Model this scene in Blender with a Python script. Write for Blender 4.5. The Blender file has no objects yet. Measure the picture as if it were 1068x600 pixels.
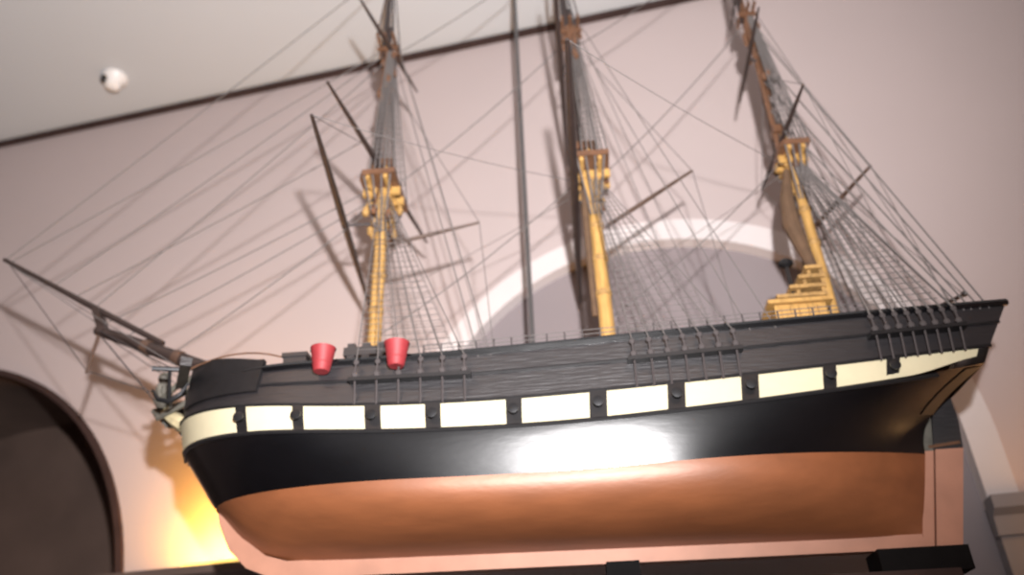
import bpy, math, random
from mathutils import Vector, Matrix
random.seed(7)
S = bpy.context.scene
COL = S.collection
PI = math.pi

# ------------------------------------------------------------------ materials
def mat(name, col, rough=.5, metal=0., noise=0., nscale=20., bump=0., bscale=60., coat=0., spec=.5, stretch=None, col2=None, wave=None):
    m = bpy.data.materials.new(name); m.use_nodes = True
    nt = m.node_tree; b = nt.nodes['Principled BSDF']
    b.inputs['Roughness'].default_value = rough
    b.inputs['Metallic'].default_value = metal
    b.inputs['Specular IOR Level'].default_value = spec
    b.inputs['Coat Weight'].default_value = coat
    b.inputs['Coat Roughness'].default_value = .15
    tc = nt.nodes.new('ShaderNodeTexCoord'); mp = nt.nodes.new('ShaderNodeMapping')
    if stretch: mp.inputs['Scale'].default_value = stretch
    nt.links.new(tc.outputs['Object'], mp.inputs['Vector'])
    c2 = col2 or tuple(max(0, c * (1 - noise)) for c in col)
    nz = nt.nodes.new('ShaderNodeTexNoise'); nz.inputs['Scale'].default_value = nscale; nz.inputs['Detail'].default_value = 5
    nt.links.new(mp.outputs[0], nz.inputs['Vector'])
    rp = nt.nodes.new('ShaderNodeValToRGB')
    rp.color_ramp.elements[0].position = .3; rp.color_ramp.elements[1].position = .7
    rp.color_ramp.elements[0].color = (*c2, 1); rp.color_ramp.elements[1].color = (*col, 1)
    nt.links.new(nz.outputs['Fac'], rp.inputs[0]); nt.links.new(rp.outputs[0], b.inputs['Base Color'])
    if bump:
        bz = nt.nodes.new('ShaderNodeTexNoise'); bz.inputs['Scale'].default_value = bscale; bz.inputs['Detail'].default_value = 4
        nt.links.new(mp.outputs[0], bz.inputs['Vector'])
        bp = nt.nodes.new('ShaderNodeBump'); bp.inputs['Strength'].default_value = bump; bp.inputs['Distance'].default_value = .01
        nt.links.new(bz.outputs['Fac'], bp.inputs['Height']); nt.links.new(bp.outputs[0], b.inputs['Normal'])
    return m

M = dict(
    wall=mat('pinkish_plaster', (.475, .395, .382), .85, noise=.04, nscale=1.3, bump=.06, bscale=40),
    ceil=mat('ceiling_paint', (.50, .515, .53), .9, noise=.03, nscale=1., bump=.04),
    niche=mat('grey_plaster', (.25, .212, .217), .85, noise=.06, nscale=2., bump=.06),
    trim=mat('white_trim', (.64, .58, .57), .7, noise=.04, nscale=6.),
    dado=mat('grey_trim', (.26, .235, .24), .7, noise=.06, nscale=6.),
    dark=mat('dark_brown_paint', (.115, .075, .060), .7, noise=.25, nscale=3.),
    cornice=mat('cornice_wood', (.055, .032, .028), .6, spec=.15, noise=.3, nscale=9.),
    floor=mat('floor_boards', (.07, .045, .03), .5, noise=.3, nscale=4., stretch=(1, 8, 1)),
    black=mat('black_hull_paint', (.003, .003, .004), .26, spec=.8, noise=.3, nscale=9., bump=.04, bscale=10, coat=.3, stretch=(1, 4, 4)),
    upper=mat('black_bulwark_paint', (.016, .014, .016), .43, spec=1., noise=.3, nscale=30., bump=.25, bscale=30, stretch=(.4, 2, 5)),
    white=mat('white_stripe_paint', (.62, .56, .38), .5, noise=.05, nscale=30.),
    port=mat('port_lid_black', (.012, .011, .012), .45, noise=.3, nscale=40.),
    copper=mat('copper_bottom_paint', (.32, .108, .040), .47, .15, spec=1., noise=.25, nscale=5., bump=.06, bscale=25, stretch=(1, 3, 3)),
    keel=mat('keel_copper', (.50, .245, .165), .5, .1, noise=.15, nscale=12.),
    gold=mat('golden_pine', (.52, .30, .095), .4, noise=.4, nscale=25., stretch=(3, 3, .5)),
    straw=mat('straw_rope', (.44, .255, .085), .7, noise=.55, nscale=60.),
    brown=mat('brown_spar', (.085, .047, .032), .5, noise=.35, nscale=20., stretch=(1, 1, .3)),
    darkspar=mat('dark_spar', (.035, .022, .019), .5, noise=.3, nscale=20.),
    midwood=mat('mid_brown_wood', (.15, .070, .036), .5, noise=.35, nscale=30.),
    rope=mat('rigging_cord', (.13, .115, .11), .8, noise=.2, nscale=80.),
    tarred=mat('tarred_cord', (.055, .045, .045), .8, noise=.2, nscale=80.),
    red=mat('red_carriage_paint', (.28, .025, .03), .6, noise=.2, nscale=40.),
    deck=mat('deck_planks', (.34, .22, .12), .6, noise=.3, nscale=20., stretch=(.4, 10, 1)),
    iron=mat('iron_black', (.02, .02, .022), .4, .5, noise=.2),
    greygreen=mat('greyish_carving', (.16, .15, .125), .5, noise=.5, nscale=30.),
    cream=mat('cream_carving', (.62, .53, .32), .5, noise=.4, nscale=25.),
    counter=mat('brown_counter', (.045, .026, .019), .5, noise=.4, nscale=18.),
    stand=mat('black_stand', (.006, .005, .005), .7, spec=.1, noise=.3),
    steel=mat('grey_cable', (.10, .095, .095), .5, .3, noise=.1),
    plastic=mat('white_plastic', (.80, .78, .76), .4, noise=.02),
    lens=mat('dark_lens', (.03, .03, .03), .2),
    cloth=mat('brown_cloth', (.115, .065, .035), .9, noise=.3, nscale=25.),
)
def emis(name, col, st):
    m = bpy.data.materials.new(name); m.use_nodes = True
    b = m.node_tree.nodes['Principled BSDF']
    b.inputs['Emission Color'].default_value = (*col, 1); b.inputs['Emission Strength'].default_value = st
    b.inputs['Base Color'].default_value = (*col, 1)
    return m
M['glow'] = emis('warm_lamp_tube', (1., .62, .16), 1.6)

# ------------------------------------------------------------------ mesh builder
class MB:
    def __init__(s): s.v = []; s.f = []
    def add(s, vs, fs):
        o = len(s.v); s.v += [tuple(p) for p in vs]; s.f += [tuple(i + o for i in f) for f in fs]; return s
    def box(s, c, d, rot=None, taper=1.):
        c = Vector(c); x, y, z = (k / 2 for k in d); vs = []
        for k, t in ((-1, 1.), (1, taper)):
            for a, b in ((-1, -1), (1, -1), (1, 1), (-1, 1)):
                p = Vector((a * x * t, b * y * t, k * z))
                vs.append(c + (rot @ p if rot else p))
        return s.add(vs, [(3, 2, 1, 0), (4, 5, 6, 7), (0, 1, 5, 4), (1, 2, 6, 5), (2, 3, 7, 6), (3, 0, 4, 7)])
    def tube(s, pts, r, n=8):
        pts = [Vector(p) for p in pts]; rs = r if isinstance(r, (list, tuple)) else [r] * len(pts)
        t0 = (pts[1] - pts[0]).normalized()
        up = Vector((0, 0, 1)) if abs(t0.z) < .9 else Vector((1, 0, 0))
        a = t0.cross(up).normalized(); vs = []
        for i, p in enumerate(pts):
            t = (pts[min(i + 1, len(pts) - 1)] - pts[max(i - 1, 0)]).normalized()
            a = (a - t * a.dot(t)).normalized(); b = t.cross(a)
            for k in range(n):
                w = 2 * PI * k / n; vs.append(p + (a * math.cos(w) + b * math.sin(w)) * rs[i])
        fs = []
        for i in range(len(pts) - 1):
            for k in range(n):
                k2 = (k + 1) % n; fs.append((i * n + k, i * n + k2, (i + 1) * n + k2, (i + 1) * n + k))
        fs.append(tuple(reversed(range(n)))); m = (len(pts) - 1) * n; fs.append(tuple(m + k for k in range(n)))
        return s.add(vs, fs)
    def ball(s, c, r, n=8, sc=(1, 1, 1)):
        c = Vector(c); vs = [c + Vector((0, 0, -r * sc[2]))]; fs = []; h = n // 2
        for i in range(1, h):
            ph = -PI / 2 + PI * i / h
            for k in range(n):
                w = 2 * PI * k / n
                vs.append(c + Vector((math.cos(ph) * math.cos(w) * r * sc[0], math.cos(ph) * math.sin(w) * r * sc[1], math.sin(ph) * r * sc[2])))
        vs.append(c + Vector((0, 0, r * sc[2]))); L = len(vs) - 1
        for k in range(n): fs.append((0, 1 + (k + 1) % n, 1 + k))
        for i in range(h - 2):
            for k in range(n):
                k2 = (k + 1) % n; fs.append((1 + i * n + k, 1 + i * n + k2, 1 + (i + 1) * n + k2, 1 + (i + 1) * n + k))
        for k in range(n): fs.append((L, 1 + (h - 2) * n + k, 1 + (h - 2) * n + (k + 1) % n))
        return s.add(vs, fs)
    def prism(s, poly, axis, a, b):
        """poly of 2-D points extruded along axis (0,1,2) from a to b"""
        def mk(p, q):
            v = [p[0], p[1]]; v.insert(axis, q); return v
        n = len(poly); vs = [mk(p, a) for p in poly] + [mk(p, b) for p in poly]
        fs = [tuple(range(n))[::-1], tuple(range(n, 2 * n))] + [(i, (i + 1) % n, n + (i + 1) % n, n + i) for i in range(n)]
        return s.add(vs, fs)
    def lathe(s, c, prof, n=16, axis='z'):
        c = Vector(c); vs = []; fs = []
        for r, z in prof:
            for k in range(n):
                w = 2 * PI * k / n; x, y = r * math.cos(w), r * math.sin(w)
                vs.append(c + (Vector((x, y, z)) if axis == 'z' else Vector((x, z, y)) if axis == 'y' else Vector((z, x, y))))
        for i in range(len(prof) - 1):
            for k in range(n):
                k2 = (k + 1) % n; fs.append((i * n + k, i * n + k2, (i + 1) * n + k2, (i + 1) * n + k))
        fs.append(tuple(reversed(range(n)))); m = (len(prof) - 1) * n; fs.append(tuple(m + k for k in range(n)))
        return s.add(vs, fs)
    def grid(s, rows, flip=False):
        n = len(rows[0]); vs = [p for r in rows for p in r]; fs = []
        for i in range(len(rows) - 1):
            for k in range(n - 1):
                q = (i * n + k, i * n + k + 1, (i + 1) * n + k + 1, (i + 1) * n + k); fs.append(q[::-1] if flip else q)
        return s.add(vs, fs)
    def build(s, name, m, parent=None, org=(0, 0, 0), smooth=None, fix=True):
        me = bpy.data.meshes.new(name); o0 = Vector(org)
        me.from_pydata([tuple(Vector(p) - o0) for p in s.v], [], s.f)
        if fix:
            import bmesh
            bm = bmesh.new(); bm.from_mesh(me); bmesh.ops.recalc_face_normals(bm, faces=bm.faces); bm.to_mesh(me); bm.free()
        o = bpy.data.objects.new(name, me); COL.objects.link(o)
        for q in (m if isinstance(m, list) else [m]): me.materials.append(q)
        if smooth is not None:
            me.polygons.foreach_set('use_smooth', [True] * len(me.polygons))
            me.set_sharp_from_angle(angle=math.radians(smooth))
        if parent: o.parent = parent
        else: o.location = o0
        return o

def tag(o, label=None, cat=None, group=None, kind=None):
    for k, v in (('label', label), ('category', cat), ('group', group), ('kind', kind)):
        if v: o[k] = v
    return o
def empty(name, loc):
    o = bpy.data.objects.new(name, None); COL.objects.link(o); o.location = loc; o.empty_display_size = .1; return o
def lerp(a, b, t): return a + (b - a) * t
def sstep(a, b, x):
    t = min(max((x - a) / (b - a), 0), 1); return t * t * (3 - 2 * t)

# ------------------------------------------------------------------ the room (setting)
WD = Vector((0.9892484, -0.14624501, 0)); WN = Vector((0.14624501, 0.9892484, 0)); W0 = Vector((0, 3.5, 0))
def wp(s, z, d=0.): return W0 + WD * s + WN * d + Vector((0, 0, z))       # s along the back wall, d into it
H = 5.53
AC, AZ, AR = .42, 2.69, 1.275     # the arch behind the ship
LC, LZ, LR = -3.72, 2.20, 1.53    # the dark arch to the left
def arch(c, z, r, n=40, z0=0.):
    return [(c - r, z0)] + [(c - r * math.cos(PI * k / n), z + r * math.sin(PI * k / n)) for k in range(n + 1)] + [(c + r, z0)]
def wall_strip(mb, s0, s1, holes):
    """front face of the back wall with arched openings, in vertical slices"""
    xs = [s0]
    for h in holes: xs += [p[0] for p in h]
    xs = sorted(set(round(x, 5) for x in xs + [s1]))
    def bottom(x, side):
        for h in holes:
            a, b = h[0][0], h[-1][0]
            if a - 1e-4 <= x <= b + 1e-4 and not (side > 0 and abs(x - b) < 1e-4) and not (side < 0 and abs(x - a) < 1e-4):
                pts = h[1:-1]
                for (x0, z0), (x1, z1) in zip(pts, pts[1:]):
                    if x0 - 1e-4 <= x <= x1 + 1e-4: return lerp(z0, z1, (x - x0) / max(x1 - x0, 1e-6))
        return 0.
    for a, b in zip(xs, xs[1:]):
        mb.add([wp(a, bottom(a, 1)), wp(b, bottom(b, -1)), wp(b, H), wp(a, H)], [(0, 1, 2, 3)])
main_a, left_a = arch(AC, AZ, AR - .05), arch(LC, LZ, LR)
mb = MB(); wall_strip(mb, -6.2, 4.6, [left_a, main_a])
tag(mb.build('wall_back', M['wall'], fix=False), kind='structure')
def recess(name, a, depth, mj, mback):
    mb = MB(); mb.grid([[wp(s, z, 0) for s, z in a], [wp(s, z, depth) for s, z in a]])
    tag(mb.build(name + '_reveal', mj, smooth=40, fix=False), kind='structure')
    mb = MB(); n = len(a); mb.add([wp(s, z, depth) for s, z in a], [tuple(range(n))])
    tag(mb.build(name, mback, fix=False), kind='structure')
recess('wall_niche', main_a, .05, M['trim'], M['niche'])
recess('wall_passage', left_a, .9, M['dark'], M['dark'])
def archivolt(name, c, z, r0, r1, t, m, z0=0.):
    o, i = arch(c, z, r1, 48, z0), arch(c, z, r0, 48, z0); mb = MB()
    prof = [[wp(*p, 0) for p in o], [wp(*p, -t) for p in o], [wp(*p, -t) for p in i], [wp(*p, .05) for p in i]]
    mb.grid(prof); return tag(mb.build(name, m, smooth=30), kind='structure')
archivolt('trim_1', AC, AZ, AR - .115, AR, .03, M['trim'], 2.42)
archivolt('trim_2', LC, LZ, LR - .004, LR + .03, .02, M['cornice'])
# cornice strip at the top of the wall
mb = MB(); mb.add([wp(s, z, d) for s in (-6.2, 4.6) for z, d in ((H - .002, 0), (H - .034, 0), (H - .034, -.035), (H - .002, -.035))],
                  [(0, 1, 2, 3), (7, 6, 5, 4), (0, 4, 5, 1), (1, 5, 6, 2), (2, 6, 7, 3), (3, 7, 4, 0)])
tag(mb.build('trim_3', M['cornice']), kind='structure')
# impost mouldings at the springing of the arches
def impost(name, s0, s1, z0, z1, t, m):
    mb = MB()
    pr = [(z0, 0), (z0, -t * .5), (lerp(z0, z1, .5), -t * .6), (lerp(z0, z1, .65), -t), (z1, -t), (z1, 0)]
    n = len(pr); mb.add([wp(s, z, d) for s in (s0, s1) for z, d in pr], [tuple(range(n)), tuple(range(2 * n - 1, n - 1, -1))] + [(i, n + i, n + (i + 1) % n, (i + 1) % n) for i in range(n)])
    return tag(mb.build(name, m), kind='structure')
impost('trim_4', -2.17, AC - AR + .01, 2.33, 2.425, .24, M['dark'])
impost('trim_5', AC + AR - .125, AC + AR + .16, 2.30, 2.44, .10, M['dado'])
# pilaster face below the right impost
mb = MB(); mb.add([wp(s, z, d) for s in (AC + AR - .115, AC + AR + .02) for z, d in ((0, .04), (0, -.03), (2.30, -.03), (2.30, .04))],
                  [(0, 1, 2, 3), (7, 6, 5, 4), (0, 4, 5, 1), (1, 5, 6, 2), (2, 6, 7, 3), (3, 7, 4, 0)])
tag(mb.build('trim_6', M['dado']), kind='structure')
cl, cr = wp(-6.2, 0), wp(4.6, 0)
def quad(name, pts, m): return tag(MB().add(pts, [(0, 1, 2, 3)]).build(name, m, fix=False), kind='structure')
YB = -3.6
quad('floor', [(cl.x, YB, 0), (cr.x, YB, 0), (cr.x, cr.y + .9, 0), (cl.x, cl.y + .9, 0)], M['floor'])
quad('ceiling', [(cl.x, YB, H), (cl.x, cl.y, H), (cr.x, cr.y, H), (cr.x, YB, H)], M['ceil'])
quad('wall_left', [(cl.x, YB, 0), (cl.x, cl.y, 0), (cl.x, cl.y, H), (cl.x, YB, H)], M['wall'])
quad('wall_right', [(cr.x, YB, 0), (cr.x, YB, H), (cr.x, cr.y, H), (cr.x, cr.y, 0)], M['wall'])
quad('wall_front', [(cl.x, YB, 0), (cl.x, YB, H), (cr.x, YB, H), (cr.x, YB, 0)], M['dark'])

# ------------------------------------------------------------------ the ship
SY = 2.6
ORG = Vector((0, SY, 2.14))
ship = empty('model_ship', ORG)
tag(ship, 'large three-masted wooden model sailing ship, black hull with white gun stripe and copper-coloured bottom', 'model ship')
def part(mb, name, m, parent=None, smooth=35):
    return mb.build(name, m, parent or ship, ORG, smooth)
def poly(c, x): return ((c[0] * x + c[1]) * x + c[2]) * x + c[3]
LV = [  # rail, stripe top, stripe bottom, waterline: Z(X) cubic, stem X, stern X, half-beam, bow fullness, taper start, stern width
    dict(c=(-.002, .024, .033, 2.748), xb=-1.345, xs=1.404, B=.320, tb=.20, ts=.5, se=.66),
    dict(c=(-.0083, .0593, .0275, 2.5712), xb=-1.350, xs=1.308, B=.335, tb=.20, ts=.5, se=.62),
    dict(c=(.0069, .0700, .0198, 2.4846), xb=-1.325, xs=1.280, B=.345, tb=.22, ts=.6, se=.58),
    dict(c=(.0096, .0444, .0099, 2.3453), xb=-1.191, xs=1.103, B=.318, tb=.36, ts=.64, se=.05)]
def plan(t, L):
    f = (1 - (1 - min(t / L['tb'], 1)) ** 2.3) ** .6 if t > 0 else 0
    if t > L['ts']: f *= 1 - (1 - L['se']) * ((t - L['ts']) / (1 - L['ts'])) ** 2
    return max(L['B'] * f, .012)
def lvl(u, j):
    L = LV[j]; X = lerp(L['xb'], L['xs'], u); return Vector((X, plan(u, L), poly(L['c'], X)))
def hull_side(u, w):
    """w 0 rail .. 1 stripe top .. 2 stripe bottom .. 3 waterline; returns X, half-breadth, Z"""
    if w <= 2:
        j = min(int(w), 1); a, b = lvl(u, j), lvl(u, j + 1); return a.lerp(b, w - j)
    s = w - 2; a, b = lvl(u, 2), lvl(u, 3)
    k = sstep(.72, 1., u); q = lerp(s ** 1.25, 1 - (1 - s) ** 2.4, k)
    return Vector((lerp(a.x, b.x, lerp(s, q, k)), lerp(a.y, b.y, q), lerp(a.z, b.z, s)))
STEM = [(0, -1.191), (.08, -1.172), (.5, -1.098), (.83, -1.012), (1., -.90)]
def pw(tab, d):
    for (a, x), (b, y) in zip(tab, tab[1:]):
        if d <= b: return lerp(x, y, (d - a) / (b - a))
    return tab[-1][1]
def hull_bottom(u, v):
    th = v * PI / 2; e = min(1, abs(u - .52) / .48) ** 2.2
    a = lerp(.80, 1.7, e); d = math.sin(th) ** lerp(1., .85, e)
    xb, xs = pw(STEM, d), lerp(1.103, 1.03, d); X = lerp(xb, xs, u)
    w = lvl(u, 3); zk = lerp(2.20, 2.172, u)
    return Vector((X, max((w.y - .012) * math.cos(th) ** a, 0) + .012, lerp(w.z, zk, d)))
def both(f, us, vs, mb=None, sides=(-1, 1)):
    mb = mb or MB()
    for sg in sides:
        mb.grid([[Vector((p.x, SY + sg * p.y, p.z)) for p in (f(u, v) for u in us)] for v in vs])
    return mb
def ease(n): return [(i / n) ** 1.25 for i in range(n + 1)]
US = ease(64)
# black topsides between stripe and waterline
mb = both(hull_side, US, [2 + k / 12 for k in range(13)])
part(mb, 'hull', M['black'])
# bulwark / upper works
mb = both(hull_side, US, [0, .25, .5, .75, 1.])
def trans(p): return [Vector((p.x, SY - p.y, p.z)), Vector((p.x, SY + p.y, p.z))]
part(mb, 'bulwark', M['upper'])
# inner planking of the bulwark
def inner(u, w):
    p = hull_side(u, w); return Vector((p.x + (.02 if u < .02 else -.02 if u > .98 else 0), max(p.y - .018, .004), p.z))
for sd in (-1, 1): part(both(inner, US, [0, .35, .7, .8], None, (sd,)), 'inner_planking', M['midwood'])
# transom
mb = MB(); mb.grid([trans(hull_side(1, w)) for w in (0, .5, 1, 1.5, 2.)])

part(mb, 'transom', M['counter'])
# counter under the stern (brown, hugging the black planking)
def off(f, d):
    def g(u, v):
        e = 1e-3; p = f(u, v); a = f(min(u + e, 1), v) - f(max(u - e, 0), v); b = f(u, v + e) - f(u, v - e)
        n = a.cross(b)
        if n.length < 1e-9: return p
        n.normalize()
        if n.y < 0: n = -n
        return p + n * d
    return g
for sd in (-1, 1): part(both(off(hull_side, .003), [.978 + .022 * i / 6 for i in range(7)], [2.02 + .45 * k / 8 for k in range(9)], None, (sd,)), 'stern_counter', M['counter'])
# copper bottom
mb = both(hull_bottom, [i / 64 for i in range(65)], [k / 16 for k in range(17)]); part(mb, 'copper_bottom', M['copper'], smooth=60)
# white stripe
def patch(f, u0, u1, v0, v1, d0, d1, sides=(-1, 1), nu=2, nv=2, mb=None):
    mb = mb or MB(); g0, g1 = off(f, d0), off(f, d1)
    uu = [lerp(u0, u1, i / nu) for i in range(nu + 1)]; vv = [lerp(v0, v1, i / nv) for i in range(nv + 1)]
    for sg in sides:
        T = lambda p: Vector((p.x, SY + sg * p.y, p.z))
        A = [[T(g0(u, v)) for u in uu] for v in vv]; B = [[T(g1(u, v)) for u in uu] for v in vv]
        mb.grid(A); mb.grid(B)
        mb.grid([A[0], B[0]]); mb.grid([A[-1], B[-1]])
        mb.grid([[r[0] for r in A], [r[0] for r in B]]); mb.grid([[r[-1] for r in A], [r[-1] for r in B]])
    return mb
def stripe_taper(u, v):
    k = sstep(.90, .995, u); m = lerp(v, 1.05 + (v - 1.0) * .45, k); return hull_side(u, m)
for sd in (-1, 1): part(patch(stripe_taper, .012, .985, 1.02, 1.98, 0, .003, (sd,), nu=70, nv=3), 'white_stripe', M['white'])
def uX(X): return (X + 1.337) / (1.294 + 1.337)
PORTS = [(-1.013, .036), (-.825, .034), (-.594, .049), (-.411, .047), (-.168, .047), (.082, .052), (.313, .052), (.532, .052), (.774, .041), (.974, .041)]
for sd in (-1, 1):
    for i, (X, w) in enumerate(PORTS):
        u0, u1 = uX(X - w / 2), uX(X + w / 2)
        p = part(patch(hull_side, u0, u1, .97, 2.03, .001, .007, (sd,)), 'gun_port', M['port'])
        c = off(hull_side, .006)(uX(X), 1.5)
        mz = MB().lathe((c.x, SY + sd * c.y, c.z), [(.011, 0), (.013, sd * .012), (.016, sd * .018), (.016, sd * .024), (.009, sd * .025)], 12, 'y')
        part(mz, 'gun_muzzle', M['iron'], p)
# rails and wales: long mouldings that follow the sheer
def moulding(w, r, name, m, d=0.003, u0=.0, u1=1.):
    g = off(hull_side, d)
    for sg in (-1, 1):
        part(MB().tube([Vector((p.x, SY + sg * p.y, p.z)) for p in (g(lerp(u0, u1, i / 60), w) for i in range(61))], r, 6), name, m)
moulding(0.0, .012, 'rail_cap', M['black'])
moulding(.98, .006, 'wale', M['port'])
moulding(2.03, .007, 'wale', M['port'], u1=.94)
moulding(.45, .005, 'sheer_moulding', M['port'])
# deck
rows = []
for i in range(41):
    u = .01 + .98 * i / 40; p = hull_side(u, .42); q = max(p.y - .012, .004)
    rows.append([Vector((p.x, SY + q * t, p.z + .012 * (1 - t * t))) for t in (-1, -.5, 0, .5, 1)])
part(MB().grid(rows), 'deck', M['deck'])
def deckz(X): 
    u = (X + 1.345) / 2.749; return hull_side(min(max(u, .02), .98), .42).z + .012
# keel, stem and sternpost
mb = MB()
out = [(-1.253, 2.53), (-1.21, 2.455), (-1.186, 2.40), (-1.168, 2.33), (-1.125, 2.25), (-1.06, 2.19), (-.98, 2.158), (-.85, 2.150), (0, 2.143), (1.02, 2.135)]
inn = [(-1.20, 2.53), (-1.165, 2.455), (-1.14, 2.40), (-1.12, 2.33), (-1.07, 2.275), (-1.0, 2.225), (-.93, 2.205), (-.80, 2.203), (0, 2.19), (1.02, 2.178)]
def ribbon(mb, o, i, y0, y1):
    a = [[Vector((x, y0, z)) for x, z in o], [Vector((x, y0, z)) for x, z in i], [Vector((x, y1, z)) for x, z in i], [Vector((x, y1, z)) for x, z in o]]
    mb.grid(a + [a[0]]); 
    for k in (0, -1): mb.add([r[k] for r in a], [(0, 1, 2, 3)])
    return mb
part(ribbon(mb, out[2:], inn[2:], SY - .02, SY + .02), 'keel', M['keel'])
st = [(-1.425, 2.735), (-1.394, 2.691), (-1.327, 2.623), (-1.253, 2.53), (-1.21, 2.455), (-1.186, 2.40)]
si = [(-1.33, 2.77), (-1.31, 2.70), (-1.26, 2.623), (-1.20, 2.53), (-1.165, 2.455), (-1.14, 2.40)]
part(ribbon(MB(), st, si, SY - .016, SY + .016), 'cutwater', M['black'])
mb = MB().add([(x, y, z) for y in (SY - .018, SY + .018) for x, z in ((1.012, 2.136), (1.045, 2.136), (1.128, 2.432), (1.09, 2.432))],
              [(0, 1, 2, 3), (7, 6, 5, 4)] + [(i, (i + 1) % 4, 4 + (i + 1) % 4, 4 + i) for i in range(4)])
part(mb, 'sternpost', M['keel'])
part(MB().add([(x, y, z) for y in (SY - .016, SY + .016) for x, z in ((1.09, 2.432), (1.128, 2.432), (1.165, 2.60), (1.13, 2.62))],
              [(0, 1, 2, 3), (7, 6, 5, 4)] + [(i, (i + 1) % 4, 4 + (i + 1) % 4, 4 + i) for i in range(4)]), 'inner_post', M['greygreen'])
# rudder: coppered blade with a dark upper stock
def slab(pts, t):
    n = len(pts); return MB().add([(x, y, z) for y in (SY - t, SY + t) for x, z in pts],
        [tuple(range(n)), tuple(range(2 * n - 1, n - 1, -1))] + [(i, (i + 1) % n, n + (i + 1) % n, n + i) for i in range(n)])
rud = part(slab([(1.053, 2.135), (1.129, 2.135), (1.223, 2.437), (1.137, 2.437)], .013), 'rudder', M['keel'])
part(slab([(1.131, 2.437), (1.223, 2.437), (1.236, 2.53), (1.235, 2.66), (1.185, 2.66), (1.168, 2.58)], .0125), 'rudder_stock', M['upper'], rud)
for z, X in ((2.45, 1.137),):
    part(MB().box((X + .03, SY, z), (.10, .034, .010), Matrix.Rotation(-.1, 3, 'Y')), 'rudder_strap', M['midwood'], rud)
# beakhead: carved head, rails, figurehead
for sg in (-1, 1):
    for k, (z0, z1, r) in enumerate(((2.845, 2.80, .011), (2.80, 2.765, .010), (2.755, 2.725, .010))):
        mb = MB(); mb.tube([(-1.30, SY + sg * .10, z0 - .01), (-1.38, SY + sg * .07, z0 - .03), (-1.44, SY + sg * .035, z1 - .01), (-1.475, SY + sg * .012, z1 + .03)], r, 8)
        part(mb, 'head_rail', M['greygreen'])
for sg in (-1, 1):
    mb = MB()
    mb.tube([(-1.33, SY + sg * .045, 2.675), (-1.37, SY + sg * .040, 2.70), (-1.42, SY + sg * .022, 2.735), (-1.45, SY + sg * .012, 2.775)], [.028, .026, .020, .010], 8)
    mb.tube([(-1.26, SY + sg * .082, 2.64), (-1.33, SY + sg * .06, 2.675)], [.024, .022], 8)
    part(mb, 'trail_board', M['cream'])
mb = MB().ball((-1.468, SY, 2.885), .022, 10, (1, .9, 1.15)).tube([(-1.435, SY, 2.74), (-1.455, SY, 2.80), (-1.462, SY, 2.845), (-1.468, SY, 2.87)], [.022, .032, .028, .012], 10)
mb.tube([(-1.462, SY - .028, 2.845), (-1.455, SY - .040, 2.81), (-1.44, SY - .034, 2.78)], [.011, .010, .008], 6).tube([(-1.462, SY + .028, 2.845), (-1.455, SY + .040, 2.81), (-1.44, SY + .034, 2.78)], [.011, .010, .008], 6)
part(mb, 'figurehead', M['greygreen'])
# bow bulwark block (raised forecastle screen) on both sides
def screen(u, v):
    a, b = hull_side(u, 0), hull_side(u, .62); zt = 2.772 + max(-.98 - a.x, 0) * .27
    return Vector((lerp(a.x, b.x, v), lerp(a.y, b.y, v), lerp(zt, b.z, v)))
for sd in (-1, 1): part(patch(screen, .022, .138, 0, 1, -.008, .010, (sd,), nu=14, nv=4), 'forecastle_screen', M['port'])
part(MB().box((-1.272, SY, 2.80), (.016, .27, .11)), 'beakhead_bulkhead', M['port'])
for sd in (-1, 1):
    part(MB().box((-1.29, SY + sd * .20, 2.80), (.035, .20, .03), Matrix.Rotation(sd * -.5, 3, 'Z')), 'cathead', M['upper'])
    a = MB(); ax, ay, az = -1.335, SY + sd * .215, 2.76
    a.tube([(ax, ay, az + .06), (ax + .02, ay, az - .06)], .006, 8)
    a.tube([(ax - .045, ay, az - .02), (ax - .02, ay, az - .055), (ax + .02, ay, az - .066), (ax + .055, ay, az - .045), (ax + .075, ay, az - .005)], [.004, .008, .010, .008, .004], 8)
    a.tube([(ax - .05, ay - .02, az + .05), (ax + .05, ay + .02, az + .055)], .009, 8)
    part(a, 'anchor', M['iron'])
# hammock stanchions and netting along the rail
def rail_pt(X, dz=0, ins=.01):
    u = (X + 1.345) / 2.749; p = hull_side(u, 0); return p.x, p.y - ins, p.z + dz
for sd in (-1, 1):
    for X0, X1, h in ((-.45, .95, .045),):
        nn = 26
        for i in range(nn):
            X = lerp(X0, X1, i / (nn - 1)); x, y, z = rail_pt(X)
            if sd < 0 or i % 2 == 0: part(MB().tube([(x, SY + sd * y, z - .01), (x, SY + sd * (y + .004), z + h)], .003, 5), 'stanchion', M['tarred'])
        mb = MB()
        for k in range(3):
            mb.tube([(lambda q: (q[0], SY + sd * (q[1] + .003), q[2]))(rail_pt(lerp(X0, X1, i / 40), h * (k + 1) / 3)) for i in range(41)], .0016, 4)
        part(mb, 'netting_rope', M['rope'])
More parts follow.
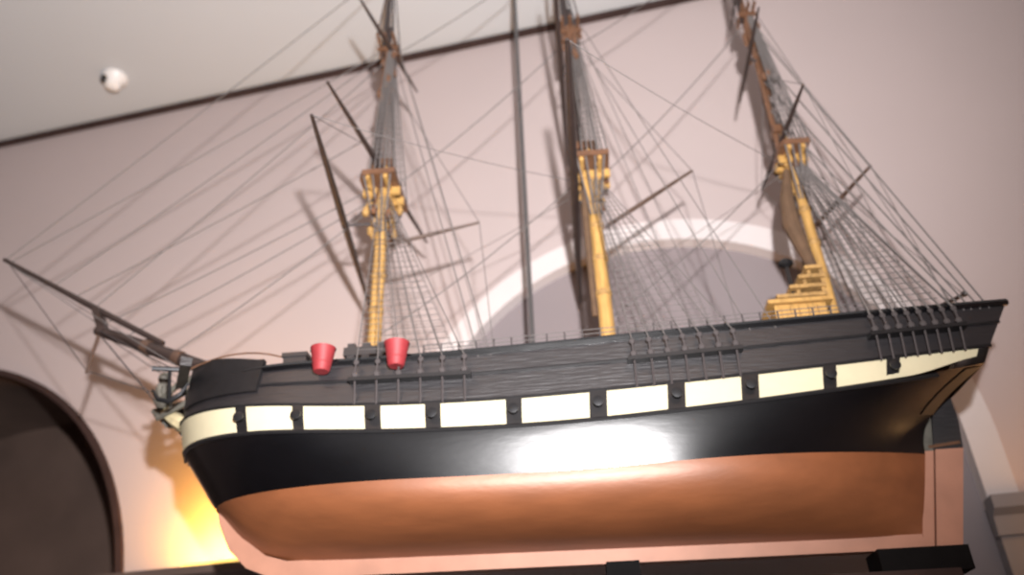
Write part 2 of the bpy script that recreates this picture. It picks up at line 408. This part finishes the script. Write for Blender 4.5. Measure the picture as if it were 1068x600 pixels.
# ------------------------------------------------------------------ spars
TOPZ, CTZ = 3.66, 4.47
MASTS = [('fore_mast', -.695, .012, 5.30), ('main_mast', .152, -.004, 5.45), ('mizzen_mast', .944, -.010, 5.15)]
def mx(i, z):
    return MASTS[i][1] + (z - 2.95) / 1.7 * MASTS[i][2]
roots = []
for i, (nm, x0, rk, zt) in enumerate(MASTS):
    R = (.026, .028, .021)[i]
    z0 = deckz(x0) - .01
    low = part(MB().tube([(mx(i, z0), SY, z0), (mx(i, 3.2), SY, 3.2), (mx(i, 3.78), SY, 3.80)], [R, R * .95, R * .75], 16), nm, M['gold'])
    roots.append(low)
    s = .75 if i == 2 else 1.
    X = mx(i, TOPZ)
    # top platform with its rim, trestle trees and crosstrees
    w, d = .072 * s, .135 * s
    mb = MB().prism([(X - w * 1.05, SY - d * .75), (X - w * .8, SY - d), (X + w, SY - d), (X + w, SY + d), (X - w * .8, SY + d), (X - w * 1.05, SY + d * .75)], 2, TOPZ - .012, TOPZ + .012)
    part(mb, 'top_platform', M['midwood'], low)
    for sg in (-1, 1):
        part(MB().box((X, SY + sg * .035 * s, TOPZ - .03), (.15 * s, .016, .034)), 'trestle_tree', M['gold'], low)
    for dx in (-.035, .035):
        part(MB().box((X + dx * s, SY, TOPZ - .022), (.015, .26 * s, .018)), 'crosstree', M['gold'], low)
    part(MB().box((X - .012, SY, 3.795), (.085 * s, .055, .035)), 'mast_cap', M['midwood'], low)
    for sg in (-1, 1):                                           # cheeks below the top
        part(MB().add([(X + a, SY + sg * b, z) for b in (.016, .036) for a, z in ((-.042 * s, 3.66), (.042 * s, 3.66), (.02, 3.50), (-.015, 3.50))],
                      [(0, 1, 2, 3), (7, 6, 5, 4), (0, 4, 5, 1), (1, 5, 6, 2), (2, 6, 7, 3), (3, 7, 4, 0)]), 'mast_cheek', M['gold'], low)
    # rope wooldings round the lower mast
    for z in (3.10, 3.25, 3.40):
        part(MB().lathe((mx(i, z), SY, z), [(R * .95, -.012), (R * 1.1, -.008), (R * 1.1, .008), (R * .95, .012)], 14), 'woolding', M['straw'], low)
    # blocks and lashings under the top
    for k in range((20, 12, 14)[i]):
        a = random.uniform(0, 2 * PI); z = random.uniform(3.42, 3.655) if i == 0 else random.uniform(3.50, 3.655)
        rr = random.uniform(.03, .085 - .12 * (3.655 - z)) * s
        c = (X + rr * math.cos(a) , SY + rr * 1.7 * math.sin(a), z)
        b = MB().ball(c, random.uniform(.014, .021), 8, (.75, .8, 1.25)); b.tube([(c[0], c[1], z + .018), (lerp(c[0], X, .4), lerp(c[1], SY, .4), TOPZ - .014)], .004, 5)
        part(b, 'block', M['straw'] if k % 3 else M['midwood'], low)
    for k in range(4):
        for sg in (-1, 1):
            mb = MB(); mb.tube([(X + lerp(-.055, .055, k / 3) * s, SY + sg * d * .97, TOPZ), (mx(i, 3.42) + lerp(-.015, .02, k / 3), SY + sg * R * 1.15, 3.44)], .0036, 6)
            part(mb, 'futtock_shroud', M['rope'], low)
    # topmast, crosstrees, topgallant mast
    Rt = R * (.62, .80, .62)[i]
    tm = part(MB().tube([(X - .045 * s, SY, 3.64), (mx(i, 4.2) - .028, SY, 4.2), (mx(i, 4.62) - .022, SY, 4.62)], [Rt, Rt * .9, Rt * .7], 12), 'topmast', M['midwood' if i == 2 else 'darkspar'], low)
    Xc = mx(i, CTZ) - .02
    mb = MB()
    for sg in (-1, 1): mb.box((Xc, SY + sg * .018, CTZ), (.10 * s, .012, .020))
    for dx in (-.035, 0, .035): mb.box((Xc + dx * s, SY, CTZ + .014), (.011, .19 * s, .012))
    mb.tube([(Xc, SY, 4.38), (Xc, SY, 4.5)], [Rt * 1.1, Rt * 1.5], 10)
    part(mb, 'topmast_crosstrees', M['midwood'], low)
    for k in range(14):
        a = random.uniform(0, 2 * PI); rr = random.uniform(.016, .042); z = random.uniform(4.0 if i == 2 else 4.17, 4.45)
        part(MB().ball((Xc + rr * math.cos(a), SY + rr * 1.3 * math.sin(a), z), .015, 8, (.8, .8, 1.6)).tube([(Xc + rr * math.cos(a), SY + rr * 1.3 * math.sin(a), z), (Xc + rr * .3 * math.cos(a), SY, CTZ)], .004, 5), 'block', M['midwood'], low)
    part(MB().tube([(Xc - .022, SY, 4.44), (mx(i, zt) - .035, SY, zt)], [Rt * .8, Rt * .5], 10), 'topgallant_mast', M['darkspar'], low)
    part(MB().ball((mx(i, zt) - .035, SY, zt + .006), .012, 8, (1, 1, .6)), 'mast_truck', M['gold'], low)
def yard(i, a, b, r, bundle=0., name='yard'):
    a, b = Vector(a), Vector(b); c = (a + b) / 2
    ts = [0, .04, .2, .38, .5, .62, .8, .96, 1]; rr = [.42, .5, .78, .97, 1, .97, .78, .5, .42]
    y = part(MB().tube([a.lerp(b, t) for t in ts], [r * k for k in rr], 10), name, M['darkspar'], roots[i])
    # sling and parrel that tie the yard to the mast
    mp = Vector((mx(i, c.z) - (.02 if c.z > 3.8 else 0), SY, c.z))
    t = MB().tube([c, mp], .006, 6).tube([c, (mp.x - .02, SY, c.z + .12)], .003, 5)
    part(t, 'yard_sling', M['tarred'], roots[i])
    return y
yard(0, (-.781, 1.961, 3.50), (-.897, 3.22, 3.50), .0145)
yard(0, (-.778, 2.060, 3.75), (-.610, 3.12, 3.75), .0120)
yard(0, (-.765, 2.270, 4.46), (-.625, 2.86, 4.46), .0100)
yard(1, (.074, 1.74, 3.50), (.082, 3.36, 3.50), .0165)
yard(1, (.062, 1.98, 4.22), (.078, 3.22, 4.22), .0115)
yard(1, (.070, 2.20, 4.72), (.080, 3.0, 4.72), .008)
yard(2, (.937, 2.270, 3.73), (.893, 2.90, 3.73), .0105)
yard(2, (.867, 2.300, 4.19), (.872, 2.84, 4.19), .0090)
yard(2, (.890, 2.40, 4.62), (.897, 2.80, 4.62), .0065)
# gaffs and spanker boom
for i, a, b, r in ((0, (-.668, 3.395), (-.302, 3.468), .008), (1, (.19, 3.40), (.552, 3.635), .009), (2, (.962, 3.325), (1.233, 3.586), .009)):
    part(MB().tube([(a[0], SY, a[1]), (lerp(a[0], b[0], .5), SY, lerp(a[1], b[1], .5)), (b[0], SY, b[1])], [r, r, r * .6], 8), 'gaff', M['brown'], roots[i])
part(MB().tube([(.966, SY, 2.80), (1.20, SY, 2.903), (1.402, SY, 2.99)], [.009, .011, .007], 8).ball((1.403, SY, 2.992), .012, 8), 'spanker_boom', M['darkspar'], roots[2])
# brown brailed cloth along the after masts
part(MB().tube([(.915, SY - .03, 3.08), (.890, SY - .03, 3.2), (.868, SY - .03, 3.32), (.876, SY - .03, 3.44), (.905, SY - .02, 3.58)], [.014, .024, .034, .026, .012], 10), 'brailed_sail', M['cloth'], roots[2])
part(MB().tube([(.112, SY - .02, 3.0), (.112, SY - .03, 3.25), (.115, SY - .03, 3.5), (.118, SY - .02, 3.62)], [.010, .012, .014, .008], 10), 'brailed_sail', M['cloth'], roots[1])
# bowsprit, jib-boom, cap and dolphin striker
bsp = part(MB().tube([(-1.20, SY, 2.865), (-1.50, SY, 2.995), (-1.775, SY, 3.110)], [.026, .025, .019], 14), 'bowsprit', M['darkspar'])
part(MB().tube([(-1.50, SY, 3.030), (-1.80, SY, 3.205), (-2.253, SY, 3.475)], [.011, .0125, .008], 10), 'jib_boom', M['darkspar'], bsp)
part(MB().box((-1.768, SY, 3.145), (.026, .05, .115), Matrix.Rotation(-.45, 3, 'Y')), 'bowsprit_cap', M['darkspar'], bsp)
part(MB().tube([(-1.762, SY, 3.10), (-1.775, SY, 2.93)], [.008, .005], 8), 'dolphin_striker', M['brown'], bsp)
for X in (-1.56, -1.43):
    zc = 2.995 + (-1.5 - X) * .42
    part(MB().tube([(X + .014, SY, zc - .006), (X - .014, SY, zc + .006)], .0285, 14), 'gammoning', M['brown'], bsp)
# ------------------------------------------------------------------ rigging
def rope(a, b, r=.0021, sag=0., name='stay', m='rope', n=2):
    a, b = Vector(a), Vector(b); pts = []
    for k in range(n + 1):
        p = a.lerp(b, k / n); p.z -= sag * 4 * (k / n) * (1 - k / n); pts.append(p)
    return part(MB().tube(pts, r, 5), name, M[m])
def hull_at(X, w=.25):
    u = (X + 1.345) / 2.749; p = hull_side(min(max(u, 0), 1), w); return p
for i, spread in enumerate(((.04, .38), (.05, .36), (.0, .27))):
    X0 = MASTS[i][1]; ns = (6, 7, 8)[i]
    for sd in (-1, 1):
        # channel plank outside the hull, dead-eyes on it, shrouds up to the top
        xa, xb = X0 + spread[0] - .02, X0 + spread[1] + .02; rows = []
        pa, pb = hull_at(xa, .5), hull_at(xb, .5)
        ch = MB().add([(x, SY + sd * y, z) for x, p in ((xa, pa), (xb, pb)) for y, z in ((p.y - .005, p.z - .006), (p.y + .035, p.z - .006), (p.y + .035, p.z + .006), (p.y - .005, p.z + .006))],
                      [(0, 1, 2, 3), (7, 6, 5, 4), (0, 4, 5, 1), (1, 5, 6, 2), (2, 6, 7, 3), (3, 7, 4, 0)])
        chn = part(ch, 'channel', M['port'])
        feet = []
        for k in range(ns):
            x = X0 + lerp(spread[0], spread[1], k / (ns - 1)); p = hull_at(x, .5); f = Vector((x, SY + sd * (p.y + .028), p.z + .016)); feet.append(f)
            de = MB().ball(f, .011, 8, (1, .6, 1)).ball(f + Vector((0, -sd * .006, .045)), .010, 8, (1, .6, 1)).tube([f, f + Vector((0, -sd * .006, .045))], .004, 5)
            q = hull_at(x, 1.0); de.tube([f, (x, SY + sd * (q.y + .006), q.z)], .0035, 5)
            part(de, 'deadeye', M['tarred'], chn)
        tops = []
        for k, f in enumerate(feet):
            h = Vector((mx(i, 3.68) + lerp(-.012, .012, k / (ns - 1)), SY + sd * .022, 3.645)); tops.append(h)
            part(MB().tube([f + Vector((0, -sd * .006, .05)), h], .0034 if i == 2 else .0021, 5), 'shroud', M['rope'])
        mb = MB(); nr = 30
        for r_ in range(1, nr):
            t = .08 + .86 * r_ / nr; mb.tube([a.lerp(b, t) for a, b in zip(feet, tops)], .0016 if i == 2 else .0011, 4)
        part(mb, 'ratlines', M['rope'])
        # topmast shrouds
        s = .75 if i == 2 else 1.; ft = []; tt = []; net = MB()
        for k in range(6):
            a = Vector((mx(i, TOPZ) + lerp(-.03, .068, k / 5) * s, SY + sd * .128 * s, TOPZ + .012)); b = Vector((mx(i, CTZ) - .02 + .004 * k, SY + sd * .015, 4.47))
            ft.append(a); tt.append(b); net.tube([a, b], .0036, 5)
        for r_ in range(1, 22): net.tube([a.lerp(b, .05 + .88 * r_ / 22) for a, b in zip(ft, tt)], .0018, 4)
        part(net, 'topmast_shrouds', M['rope'])
        net = MB()
        for k in range(3):
            net.tube([(mx(i, CTZ) - .02 + .035 * (k - 1) * s, SY + sd * .09 * s, CTZ + .02), (mx(i, 5.0) - .03, SY + sd * .008, 5.05)], .0034, 5)
        part(net, 'topgallant_shrouds', M['tarred'])
        # backstays to the rail
        bx = ((.42, .46), (.42, .50), (.29, .315, .34, .37, .40))[i]
        for k, dx in enumerate(bx):
            p = hull_at(X0 + dx, .1); rope((X0 + dx, SY + sd * p.y, p.z), (mx(i, 4.5) - .01, SY + sd * .012, 4.49 if k == 0 else 4.62) if i < 2 else (mx(i, 3.9) - .03, SY + sd * .012, 3.72 + .18 * k), .0019 if i < 2 else .003, 0, 'backstay')
    # lifts and braces
stay_list = [((-1.765, 3.128), 0, 3.70), ((-1.64, 3.08), 0, 3.64), ((-2.22, 3.46), 0, 4.50), ((-2.0, 3.33), 0, 4.47), ((-1.80, 3.22), 0, 4.42), ((-2.245, 3.475), 0, 5.1), ((-1.45, 2.99), 0, 3.60), ((-1.90, 3.27), 0, 4.0)]
for (x, z), i, zt in stay_list:
    rope((x, SY, z), (mx(i, zt) - .02, SY, zt), .0024, .015, 'stay', 'rope', 6)
for a, i, zt, j in ((3.0, 1, 3.66, 0), (3.66, 1, 4.45, 0), (4.45, 1, 5.1, 0), (3.0, 2, 3.66, 1), (3.62, 2, 4.45, 1), (4.4, 2, 5.0, 1)):
    rope((mx(j, a) + .02, SY, a), (mx(i, zt) - .02, SY, zt), .0023, .03, 'stay', 'rope', 6)
# mizzen gaff vangs, topping lift and stern backstays
for a, b in (((1.233, 3.586), (1.36, 2.86)), ((1.233, 3.586), (.93, 4.45)), ((1.40, 2.99), (.95, 3.68)), ((1.37, 2.88), (.93, 4.6)), ((.552, 3.635), (.14, 4.4)), ((-.302, 3.468), (-.70, 4.3)), ((-.302, 3.468), (-.25, 2.80)), ((.552, 3.635), (.62, 2.80))):
    rope((a[0], SY, a[1]), (b[0], SY, b[1]), .0018, 0, 'running_line')
for i, pts in ((0, ((-.781, 1.961, 3.5), (-.897, 3.22, 3.5))), (1, ((.074, 1.74, 3.5), (.082, 3.36, 3.5))), (2, ((.937, 2.27, 3.73), (.893, 2.90, 3.73)))):
    for p in pts:
        rope(p, (mx(i, 3.85) - .02, SY, 3.86 if i < 2 else 4.1), .0016, 0, 'lift')
    # braces led aft
    for p, sg in zip(pts, (-1, 1)):
        tx = (.11, .90, 1.25)[i]; rope(p, (tx, SY + sg * .03, (3.6, 3.6, 2.86)[i]), .0014, .02, 'brace', 'rope', 5)
for sg in (-1, 1):
    rope((-1.76, SY + sg * .02, 3.1), (-1.30, SY + sg * .21, 2.80), .002, 0, 'bowsprit_shroud', 'tarred')
    rope((-2.24, SY, 3.46), (-1.34, SY + sg * .16, 2.85), .0018, 0, 'jib_guy')
rope((-2.24, SY, 3.468), (-1.775, SY, 2.94), .002, 0, 'martingale', 'tarred')
rope((-1.775, SY, 2.94), (-1.42, SY, 2.80), .002, 0, 'martingale', 'tarred')
rope((-1.76, SY, 3.09), (-1.385, SY, 2.69), .003, 0, 'bobstay', 'tarred')
# forecastle hand rope
rope((-1.27, SY - .22, 2.80), (-.93, SY - .27, 2.80), .003, -.035, 'hand_rope', 'midwood', 8)
# ------------------------------------------------------------------ deck fittings
def bucket(X, sd):
    p = hull_at(X, 0); y = SY + sd * (p.y + .036); z = p.z - .010
    b = part(MB().lathe((X, y, z), [(.022, -.034), (.026, -.030), (.038, .040), (.041, .046), (.034, .044), (.030, -.01)], 16), 'fire_bucket', M['red'])
    part(MB().tube([(X - .04, y, z + .04), (X - .02, y - sd * .02, z + .062), (X + .02, y - sd * .02, z + .062), (X + .04, y, z + .04)], .0035, 6), 'bucket_handle', M['iron'], b)
for sd in (-1, 1):
    bucket(-.762, sd); bucket(-.527, sd)
# dark companion and bitts between the guns
mb = MB().box((-.885, SY - .20, deckz(-.885) + .050), (.075, .14, .11)).box((-.885, SY - .20, deckz(-.885) + .112), (.085, .15, .014)); part(mb, 'companion_hatch', M['upper'])
mb = MB()
for dx in (-.05, 0, .05): mb.box((-.665 + dx, SY - .20, deckz(-.66) + .085), (.026, .03, .18))
mb.box((-.665, SY - .20, deckz(-.66) + .145), (.15, .035, .03)); part(mb, 'bitts', M['upper'])
# quarterdeck joinery: skylight, wheel, binnacle near the mizzen mast
sk = MB(); z = deckz(.78)
sk.box((.795, SY, lerp(z, 2.93, .5)), (.17, .26, 2.93 - z)).box((.795, SY, 2.937), (.215, .30, .014))
for k in range(5): sk.box((.735 + .03 * k, SY - .132, lerp(z, 2.93, .5)), (.010, .008, 2.91 - z))
skl = part(sk, 'companion_house', M['gold'])
st_ = MB()
for X, w, zz in ((.815, .17, 2.972), (.842, .125, 3.006), (.862, .090, 3.044), (.876, .060, 3.080)):
    st_.box((X, SY - .02, zz), (w, .20, .013)).box((X + w * .42, SY - .02, zz - .018), (.014, .18, .030)).box((X - w * .25, SY - .02, zz - .018), (.012, .17, .030))
part(st_, 'stepped_roof', M['straw'], skl)

bn = MB().box((.795, SY - .09, 3.02), (.012, .012, .17)).ball((.795, SY - .09, 3.118), .022, 10, (1.3, 1, .8)); part(bn, 'lantern', M['iron'])
pr = MB()
for dx, dy in ((-.05, -.06), (.05, -.06), (-.05, .06), (.05, .06)): pr.box((.92 + dx, SY + dy, deckz(.92) + .07), (.014, .014, .15))
pr.box((.92, SY - .06, deckz(.92) + .145), (.15, .022, .014)).box((.92, SY + .06, deckz(.92) + .145), (.15, .022, .014)); part(pr, 'pin_rail', M['gold'])

# ------------------------------------------------------------------ the stand under the ship
stand = tag(empty('display_stand', (0, SY, 0)), 'dark wooden display stand carrying the model ship under its keel', 'stand')
SO = (0, SY, 0)
def spart(mb, name, m): return mb.build(name, m, stand, SO, 35)
spart(MB().box((0.10, SY, 1.985), (1.95, .17, .16)), 'beam', M['cornice'])
spart(MB().box((.995, SY, 2.099), (.26, .12, .068)), 'keel_block', M['stand'])
for X in (-.62, .12): spart(MB().box((X, SY, 2.1025), (.10, .12, .075)), 'keel_block', M['stand'])
for X in (-.62, .82):
    spart(MB().box((X, SY, .96), (.14, .16, 1.80)), 'post', M['cornice'])
    spart(MB().box((X, SY, .03), (.5, .55, .06), None, .92), 'foot', M['cornice'])
# ------------------------------------------------------------------ other things
CX, CY = -.135, 2.99
cable = tag(empty('hanging_cable', (CX, CY, H)), 'thin grey cable hanging straight down from the ceiling behind the model ship', 'cable')
MB().tube([(CX, CY, H - .01), (CX, CY, 3.07)], .010, 8).build('cord', M['steel'], cable, (CX, CY, H), 40)
MB().lathe((CX, CY, H), [(.05, -.001), (.05, -.012), (.02, -.04), (.01, -.05)], 16).build('ceiling_rose', M['steel'], cable, (CX, CY, H), 40)
det = tag(empty('ceiling_detector', (-2.745, 3.555, H)), 'small round white detector on the ceiling at upper left', 'detector')
MB().lathe((-2.745, 3.555, H), [(.075, 0), (.078, -.018), (.070, -.03), (.05, -.05), (.045, -.085), (.025, -.10)], 20).build('detector_body', M['plastic'], det, (-2.745, 3.555, H), 40)
MB().lathe((-2.785, 3.525, H - .03), [(.03, 0), (.028, -.03), (.012, -.04)], 12).build('sensor', M['lens'], det, (-2.745, 3.555, H), 40)
lp = wp(-1.60, 2.425, -.17)
lamp = tag(empty('strip_lamp', lp), 'warm glowing strip lamp on the moulding left of the ship bow', 'lamp')
rot = Matrix.Rotation(math.atan2(WD.y, WD.x), 3, 'Z')
MB().box(lp + Vector((0, 0, .006)), (.34, .04, .012), rot).build('lamp_tray', M['stand'], lamp, lp)
MB().tube([lp + WD * -.16 + Vector((0, 0, .020)), lp + WD * .16 + Vector((0, 0, .020))], .0095, 10).build('lamp_tube', M['glow'], lamp, lp, 60)

# ------------------------------------------------------------------ light
def light(name, typ, loc, power, col=(1, 1, 1), size=.05, aim=None, sy=None, spread=None):
    l = bpy.data.lights.new(name, typ); l.energy = power; l.color = col
    if typ == 'AREA':
        l.size = size
        if sy: l.shape = 'RECTANGLE'; l.size_y = sy
        if spread: l.spread = spread
    else: l.shadow_soft_size = size
    o = bpy.data.objects.new(name, l); COL.objects.link(o); o.location = loc
    if aim is not None: o.rotation_euler = (Vector(aim) - Vector(loc)).to_track_quat('-Z', 'Y').to_euler()
    return o
fl = light('flash', 'SPOT', (.18, -.36, 2.05), 1310, (1., .968, .97), .035, (-1.0, 2.4, 4.8))
fl.data.spot_size = math.radians(124); fl.data.spot_blend = 1.
light('warm_fill', 'AREA', (1.6, -1.2, 5.35), 30, (1., .62, .42), 1.6, (1.4, -.4, 0))  # pair of unseen overhead fills, added to warm and lift the walls
light('warm_fill', 'AREA', (-2.4, -1.0, 5.35), 45, (1., .62, .42), 1.6, (-2.2, -.2, 0))
light('strip_light', 'AREA', lp + Vector((0, 0, .034)) , 23, (1., .47, .08), .34, lp + WN * .35 + Vector((0, 0, 1.)), .03)
light('side_uplight', 'POINT', wp(2.15, 2.35, -.22), 9, (1., .52, .2), .08)
w = bpy.data.worlds.new('world'); S.world = w; w.use_nodes = True
w.node_tree.nodes['Background'].inputs[0].default_value = (.9, .8, .78, 1); w.node_tree.nodes['Background'].inputs[1].default_value = .06

# ------------------------------------------------------------------ camera
R3 = Matrix(((0.99526583, -0.07612182, -0.06042685), (0.09089058, 0.50879248, 0.85607775), (-0.03442146, -0.85751716, 0.51330253)))
cd = bpy.data.cameras.new('camera'); cam = bpy.data.objects.new('camera', cd); COL.objects.link(cam)
cd.sensor_width = 36; cd.lens = 36 * 850 / 1068; cd.clip_start = .02
cam.matrix_world = Matrix.Translation((0, 0, 1.6)) @ Matrix([[r[0], -r[1], -r[2]] for r in R3]).to_4x4()
cd.dof.use_dof = True; cd.dof.focus_distance = 1.85; cd.dof.aperture_fstop = 1.5
S.camera = cam
S.view_settings.view_transform = 'Standard'; S.view_settings.look = 'None'; S.view_settings.exposure = 0; S.view_settings.gamma = 1
S.view_settings.use_curve_mapping = False
